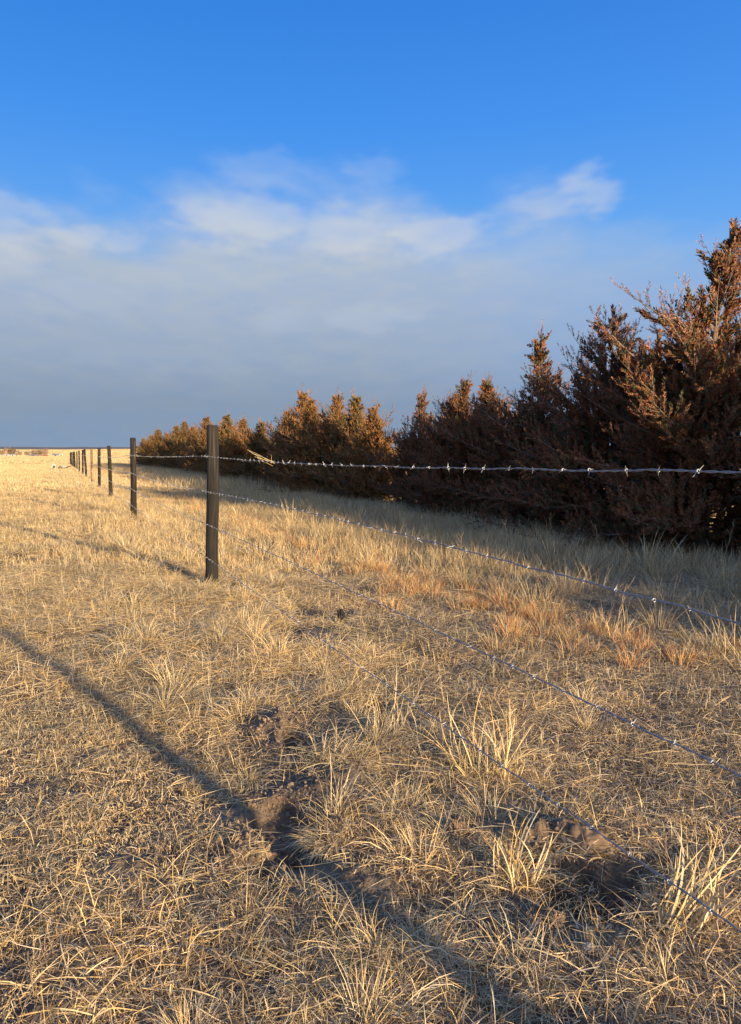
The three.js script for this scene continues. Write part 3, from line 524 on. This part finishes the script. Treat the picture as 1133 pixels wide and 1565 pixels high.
const RIGHT = Math.PI / 2, LEFT = -Math.PI / 2;
tallTuft(1, 0.43, 2.20, 46, 0.27, 0.055, 0.30, 0.05, RIGHT, 'upright pale tuft on the left lip of the burrow', 1.5);
tallTuft(2, 0.83, 1.97, 75, 0.34, 0.08, 0.28, 0.62, RIGHT, 'long pale tuft leaning away over the right lip of the burrow', 1.7);
tallTuft(3, 0.06, 3.32, 64, 0.36, 0.09, 0.36, 0.14, RIGHT, 'tall loose tuft in front of the small round hole');
tallTuft(4, 0.44, 2.98, 70, 0.36, 0.10, 0.62, 0.10, LEFT, 'big arching tuft under the lowest wire, midway to the burrow');
tallTuft(5, 0.52, 2.90, 34, 0.34, 0.05, 0.30, 0.16, RIGHT, 'stiff upright tuft at the edge of the big arching tuft');
tallTuft(6, 1.66, 5.05, 50, 0.34, 0.06, 0.28, 0.12, RIGHT, 'upright blond tuft beyond the second wire, at the end of the orange grass');
tallTuft(7, -0.62, 4.75, 60, 0.30, 0.10, 0.5, 0.25, LEFT, 'bushy tuft between the bare track and the large post');
const tuftGeos = [1, 2, 3, 4].map(k => tuftShape(600 + k, { n: 420, base: 0.085, len: 0.15, w: 0.0019, spread: 1.0, curl: 2.3, pal: palBlond, segs: 5, vary: 0.3, lean: 0.6, leanAz: k * 1.7, twist: 1.8, mixed: 1 }));
const tuftSpots = [ // x, zf, scale, label
  [-0.08, 3.02, 1.0, 'rounded blond tuft beside the dark hollow of the bare track'], [-0.02, 1.86, 0.75, 'spiky gold tuft before the burrow'], [0.155, 1.90, 0.9, 'slanting gold tuft beside the spiky one'], [-0.13, 1.72, 0.8, 'small gold tuft left of the spiky one'], [-0.42, 1.62, 0.7, 'low bushy tuft at the foot of the mown turf'],
  [1.10, 6.45, 1.2, 'rounded pale tuft on the edge of the tree shade'], [2.15, 4.9, 1.2, 'low blond tuft on the shaded side past the wires'], [0.92, 1.70, 0.9, 'gold tuft under the lowest wire beyond the leaning tuft'], [-1.95, 7.15, 1.6, 'thick blond tuft left of the large streaked post'], [-1.45, 6.8, 1.3, 'blond tuft at the foot of the large streaked post'],
  [-1.25, 5.9, 1.35, 'blond tuft on the field side before the large post'], [-0.72, 6.1, 1.3, 'blond tuft under the wires before the large post'], [0.42, 7.6, 1.5, 'orange tinged tuft standing in the rust grass'], [1.45, 5.6, 1.1, 'pale tuft in the rust grass beyond the second wire'], [1.62, 4.65, 1.1, 'wide low tuft between the second wire and the rust grass'],
  [0.28, 2.0, 0.8, 'short tuft touching the left lip of the burrow'], [0.50, 1.83, 0.8, 'spreading tuft below the burrow'], [0.12, 2.55, 1.0, 'grey gold tuft between track and burrow'], [-0.15, 2.45, 0.85, 'tuft rooted on the edge of the bare hollow'], [-0.95, 3.95, 1.0, 'tuft standing where turf and rough grass meet'], [-0.50, 4.0, 0.75, 'tuft on the sandy hump of the bare track'], [-0.35, 2.05, .7, 'little tuft beside the lower end of the bare track']];
tuftSpots.forEach(([x, zf, s, label], k) => { const m = new THREE.Mesh(tuftGeos[k % 4], grassMat); m.position.set(x, gh(x, zf) - 0.004, -zf); m.rotation.y = k * 2.1; m.scale.set(s, s * (0.85 + 0.3 * ((k * 7) % 5) / 5), s); tag(m, label, 'grass tuft', 'bunches of dry grass'); top(m, 'grass_tuft'); });

function lump(seed, sx, sy, sz, rough, detail = 3) {
  const g = new THREE.IcosahedronGeometry(1, detail * 4), p = g.attributes.position;
  for (let k = 0; k < p.count; k++) { const x = p.getX(k), y = p.getY(k), z = p.getZ(k), q = 1 + rough * (fbm(x * 1.6 + seed, y * 1.6 + z * 1.9 + seed, 4)); p.setXYZ(k, x * q * sx, y * q * sy, z * q * sz); }
  g.computeVertexNormals(); return g;
}
function slab(seed, sx, sy, sz) {                                // a flat-faced block of earth with worn edges
  const g = new THREE.SphereGeometry(1, 48, 32), p = g.attributes.position, q4 = v => Math.sign(v) * Math.pow(Math.abs(v), 0.42);
  for (let k = 0; k < p.count; k++) { const x = p.getX(k), y = p.getY(k), z = p.getZ(k), m = Math.max(Math.abs(x), Math.abs(y), Math.abs(z)), q = 1 + 0.26 * fbm(x * 1.9 + seed, y * 1.9 + z * 2.1, 5); p.setXYZ(k, lerp(x, x / m, 0.5) * sx * q * (1 - 0.3 * y), lerp(y, y / m, 0.5) * sy * q * (1 - 0.25 * x), lerp(z, z / m, 0.5) * sz * q); }
  g.computeVertexNormals(); return g;
}
const clodTex = noiseTexture(256, (u, v) => { const n = 0.5 * tn(u, v, 10, 2) + 0.5 * tn(u, v, 40, 3); const k = Math.max(90, Math.min(255, 215 + 50 * n)); return [k, k * .98, k * .95]; });
const clodMat = new THREE.MeshStandardMaterial({ color: new THREE.Color().setRGB(0.34, 0.235, 0.14), map: clodTex, roughness: 1 });
const darkMat = new THREE.MeshStandardMaterial({ color: new THREE.Color().setRGB(0.022, 0.017, 0.018), roughness: 0.9 });
const boneMat = new THREE.MeshStandardMaterial({ color: new THREE.Color().setRGB(0.36, 0.31, 0.24), roughness: 0.9 });
function clod(name, cat, geo, mat, x, zf, dy, rot, label, group) { const m = new THREE.Mesh(geo, mat); m.position.set(x, gh(x, zf) + dy, -zf); m.rotation.set(...rot); tag(m, label, cat, group); return top(m, name); }
clod('soil_clod', 'clod', slab(3, 0.070, 0.042, 0.028), clodMat, 0.70, 2.375, 0.018, [-0.75, -0.35, -0.22], 'broad tan slab of dug earth above the burrow mouth', 'dug earth');
clod('soil_clod', 'clod', lump(5, 0.022, 0.045, 0.02, 0.5), clodMat, 0.56, 2.06, 0.015, [0.1, 0.4, 0.5], 'small upright tan clod on the near lip of the burrow', 'dug earth');
clod('soil_clod', 'clod', lump(8, 0.034, 0.022, 0.026, 0.5), clodMat, 0.29, 2.46, 0.02, [0, 0, 0], 'small tan clod lying left of the upright tuft by the burrow', 'dug earth');
clod('soil_clod', 'clod', lump(12, 0.028, 0.018, 0.024, 0.5), clodMat, 0.50, 1.98, 0.005, [0, 1, 0], 'crumbly brown clod just below the burrow', 'dug earth');
clod('pale_stone', 'stone', lump(15, 0.014, 0.010, 0.012, 0.4, 2), boneMat, 0.55, 1.84, 0.02, [0, 0, 0], 'small pale stone in the litter below the burrow', null);
clod('black_lump', 'lump', lump(20, 0.032, 0.062, 0.028, 0.7), darkMat, -0.22, 5.66, 0.05, [0, 0.3, 0.1], 'small black upright lump in the grass between the second and third wires', null);
clod('grey_stone', 'stone', lump(25, 0.06, 0.035, 0.05, 0.3), new THREE.MeshStandardMaterial({ color: new THREE.Color().setRGB(0.2, 0.17, 0.14), map: clodTex, roughness: 1 }), -0.12, 5.9, 0.01, [0, 0.3, 0], 'grey rounded clod beside the small black lump', null);
{ // dry grass caught on the top wire
  const s = 5.15 / DZ, [x, zf] = fromFence(-0.008, s), r = rng(71), g = new THREE.Group();
  const y = (posts[2][1] + posts[1][1]) / 2 + WIRES[0] - 0.01;
  [[-0.10, 0.06, 0.10, -0.05], [-0.06, 0.03, 0.12, -0.045], [-0.04, 0.005, 0.11, -0.075], [-0.085, 0.05, 0.13, -0.055], [-0.02, 0.0, 0.125, -0.035], [0.10, 0.02, 0.095, -0.05]].forEach(([x0, y0, x1, y1], k) => {
    const c = new THREE.CatmullRomCurve3([new THREE.Vector3(x0, y0, 0.004 * k), new THREE.Vector3(lerp(x0, x1, 0.5), lerp(y0, y1, 0.5) - 0.022 + 0.044 * r(), 0.012 - 0.006 * k), new THREE.Vector3(x1, y1, 0.006 * (r() - 0.5))]);
    part('blade', new THREE.TubeGeometry(c, 8, 0.0014, 4), bladeMats[k % 3], g);
  });
  g.scale.setScalar(0.8); g.position.set(x, y, -zf); tag(g, 'wisp of yellow straw snagged on the top wire', 'straw'); top(g, 'straw_wisp');
}
// tall dry weed stems
const stemMat = new THREE.MeshStandardMaterial({ color: new THREE.Color().setRGB(0.42, 0.30, 0.19), roughness: 0.9 });
[[0.80, 1.72, 0.30, 0.05, 'thin upright weed stem before the leaning tuft'], [1.55, 4.9, 0.42, 0.1, 'bare weed stem beside the upright blond tuft'], [2.4, 8.0, 0.55, -0.05, 'tall thin weed stem against the dark foot of the tallest cedar'], [2.0, 8.7, 0.6, 0.05, 'tall pale weed stem before the leaning cedar'], [1.6, 9.0, 0.5, 0.0, 'pale weed stem before the pointed cedar'], [3.5, 7.6, 0.6, 0.1, 'branched weed stem at the edge of the tallest cedar'], [-0.7, 9.2, 0.45, 0.05, 'slim weed stem in the shade edge beyond the large post'], [0.9, 8.2, 0.45, 0.1, 'slim weed stem rising from the rust grass edge']].forEach(([x, zf, h, lean, label], k) => {
  const r = rng(910 + k), g = new THREE.Group(), F = new Faces(), pts = []; for (let j = 0; j <= 8; j++) { const t = j / 8; pts.push([lean * t + 0.02 * n2(k * 5, t * 3), t * h - 0.02, 0.03 * n2(k * 9, t * 2)]); }
  stick(F, pts, 0.0028, 0.0012, 5, [1, 1, 1]); part('stem', F.geometry(true), stemMat, g);
  for (let j = 4; j < 8; j++) { const B = new Faces(), p = pts[j], a = r() * 6.283, l = 0.04 + r() * 0.06; stick(B, [p, add(p, [Math.cos(a) * l * 0.5, l * 0.6, Math.sin(a) * l * 0.5]), add(p, [Math.cos(a) * l * 0.8, l * 1.2, Math.sin(a) * l * 0.8])], 0.0016, 0.0008, 4, [1, 1, 1]); part('twig', B.geometry(true), stemMat, g); }
  g.position.set(x, gh(x, zf), -zf); tag(g, label, 'weed'); top(g, 'weed_stem');
});

// ------------------------------------------------------------------ fencing gear far down the line
{
  const zf = 62, x = -25.5, g = new THREE.Group(), whiteMat = new THREE.MeshStandardMaterial({ color: new THREE.Color().setRGB(0.5, 0.49, 0.46), roughness: 0.6 });
  const ring = new THREE.TorusGeometry(0.165, 0.055, 10, 24); ring.translate(0, 0.29, 0); part('wire_coil', ring, whiteMat, g);
  const hub = new THREE.CylinderGeometry(0.06, 0.06, 0.14, 14); hub.rotateX(Math.PI / 2); hub.translate(0, 0.29, 0); part('hub', hub, darkMat, g);
  for (const sx of [-1, 1]) { const F = new Faces(); stick(F, [[0, 0.29, 0.09 * sx], [-0.13, 0.0, 0.12 * sx]], 0.016, 0.016, 6, [1, 1, 1]); stick(F, [[0, 0.29, 0.09 * sx], [0.13, 0.0, 0.12 * sx]], 0.016, 0.016, 6, [1, 1, 1]); part('leg', F.geometry(true), darkMat, g); }
  g.position.set(x, gh(x, zf), -zf); tag(g, 'white ringed wire reel on dark legs standing in the field', 'wire reel'); top(g, 'wire_reel');
  const c = new THREE.Group(), x2 = -24.7, z2 = 62;
  const tray = new THREE.CylinderGeometry(0.30, 0.22, 0.16, 4, 1); tray.rotateY(Math.PI / 4); tray.scale(1.15, 1, 0.8); tray.translate(0, 0.30, 0); part('tray', tray, whiteMat, c);
  const wh = new THREE.TorusGeometry(0.12, 0.04, 8, 18); wh.translate(-0.30, 0.16, 0); part('wheel', wh, darkMat, c);
  for (const sz of [-1, 1]) { const F = new Faces(); stick(F, [[-0.30, 0.16, 0.05 * sz], [0.1, 0.22, 0.15 * sz], [0.62, 0.36, 0.24 * sz]], 0.02, 0.018, 6, [1, 1, 1]); part('handle', F.geometry(true), darkMat, c); const L = new Faces(); stick(L, [[0.22, 0.26, 0.15 * sz], [0.26, 0, 0.17 * sz]], 0.02, 0.02, 6, [1, 1, 1]); part('leg', L.geometry(true), darkMat, c); }
  c.position.set(x2, gh(x2, z2), -z2); tag(c, 'small dark cart with a pale tray beside the far fence posts', 'cart'); top(c, 'hand_cart');
}

// ------------------------------------------------------------------ the farmstead
const farZ = 720, farX = px => (px - 566.5) / 1175 * farZ;
const crownMat = new THREE.MeshStandardMaterial({ vertexColors: true, roughness: 0.95, side: THREE.DoubleSide });
const bareShapes = [1, 2, 3].map(k => {
  const r = rng(400 + k), F = new Faces(), T = new Faces();
  stick(T, [[0, -0.4, 0], [0.05, 1.2, 0], [0.1, 2.6, 0.1]], 0.22, 0.10, 6, [0.16, 0.12, 0.09]);
  for (let b = 0; b < 120; b++) { const a = r() * 6.283, q = Math.sqrt(r()), y = 1.2 + r() * 3.6, w = 2.3 * Math.sqrt(Math.max(0.05, 1 - ((y - 2.9) / 2.3) ** 2)) * q; const p = [w * Math.cos(a), y, w * Math.sin(a)]; spray(F, r, p, nrm([Math.cos(a) * 0.6, 0.9, Math.sin(a) * 0.6]), 0.7, 0.55, 0.085, 6, tint(r, k === 2 ? [0.17, 0.125, 0.075] : [0.27, 0.185, 0.13])); }
  return [T.geometry(true), F.geometry()];
});
[[1, 1.0, 0], [5, 0.85, 1], [14, 1.35, 0], [18, 1.1, 2], [22, 1.25, 1], [26, 0.95, 0], [34, 0.7, 1], [40, 0.75, 2], [47, 0.8, 0], [51, 0.9, 1], [56, 0.95, 2], [60, 0.9, 0], [64, 1.0, 1], [68, 1.15, 2], [73, 0.9, 0], [109, 0.55, 2]].forEach(([px, s, v], k) => {
  const g = new THREE.Group(), x = farX(px), zf = farZ + 8 * Math.sin(k * 3.1); part('trunk', bareShapes[v][0], crownMat, g); const c = part('crown', bareShapes[v][1], crownMat, g); c.userData.kind = 'stuff';
  g.position.set(x, gh(x, zf), -zf); g.rotation.y = k; g.scale.set(s * 1.15, s * 1.15, s * 1.15); tag(g, px < 30 ? 'bare brown tree by the white farmhouse on the horizon' : px < 80 ? 'bare brown tree in the long shelter clump of the farmstead' : 'lone dark bush beside the pale farm shed', 'tree', px < 30 ? 'bare farmhouse trees' : px < 80 ? 'bare trees of the farm shelter clump' : null); top(g, 'bare_tree');
});
const paint = (a, b, c) => new THREE.MeshStandardMaterial({ color: new THREE.Color().setRGB(a, b, c), roughness: 0.85 });
function farHouse(px, w, d, h, rise, wall, roof, label, openings) {
  const g = new THREE.Group(), x = farX(px), zf = farZ - 14;
  const b = new THREE.BoxGeometry(w, h + 0.6, d); b.translate(0, h / 2 - 0.3, 0); part('wall', b, wall, g);
  const sh = new THREE.Shape([new THREE.Vector2(-d / 2 - 0.3, 0), new THREE.Vector2(d / 2 + 0.3, 0), new THREE.Vector2(0, rise)]), rg = new THREE.ExtrudeGeometry(sh, { depth: w + 0.6, bevelEnabled: false }); rg.rotateY(Math.PI / 2); rg.translate(-w / 2 - 0.3, h + 0.003, 0); part('roof', rg, roof, g);
  for (const [ox, oy, ow, oh, nm] of openings) { const o = new THREE.BoxGeometry(ow, oh, 0.12); o.translate(ox, oy, d / 2 + 0.03); part(nm, o, paint(0.05, 0.05, 0.06), g); }
  g.position.set(x, gh(x, zf), -zf); tag(g, label, 'building', 'farmstead buildings'); top(g, 'farm_building');
}
const wWhite = paint(0.52, 0.47, 0.39), rGrey = paint(0.2, 0.19, 0.19), rTan = paint(0.30, 0.22, 0.15), rRust = paint(0.30, 0.12, 0.07);
farHouse(8, 5, 4, 1.6, 1.2, wWhite, rTan, 'white farmhouse with a tan roof among bare trees', [[-1.2, 0.9, 0.7, 0.9, 'window'], [1.1, 0.8, 0.8, 1.5, 'door']]);
farHouse(24, 6.5, 4, 1.0, 0.8, wWhite, wWhite, 'long low white farm shed before the bare trees', [[0, 0.6, 1.0, 1.2, 'door']]);
farHouse(33, 3, 3, 1.6, 1.0, wWhite, rGrey, 'small white outbuilding with a grey roof', [[0, 0.7, 0.8, 1.3, 'door']]);
farHouse(63, 8, 4, 0.9, 1.0, paint(0.26, 0.25, 0.24), rGrey, 'low grey machine shed under the shelter clump', [[0, 0.45, 2.0, 0.85, 'door']]);
farHouse(79, 6, 3, 0.9, 0.7, paint(0.36, 0.17, 0.10), rRust, 'low rust red shed at the end of the shelter clump', [[1, 0.4, 1.2, 0.8, 'door']]);
farHouse(97, 6.5, 4, 1.3, 1.3, paint(0.36, 0.34, 0.32), rGrey, 'grey roofed barn nearest the fence line', [[0, 0.65, 1.6, 1.2, 'door']]);
farHouse(105, 3.4, 3, 2.2, 0.5, paint(0.58, 0.47, 0.28), wWhite, 'pale yellow square shed beside the grey roofed barn', [[0, 0.8, 0.9, 1.4, 'door']]);

renderer.render(scene, camera);
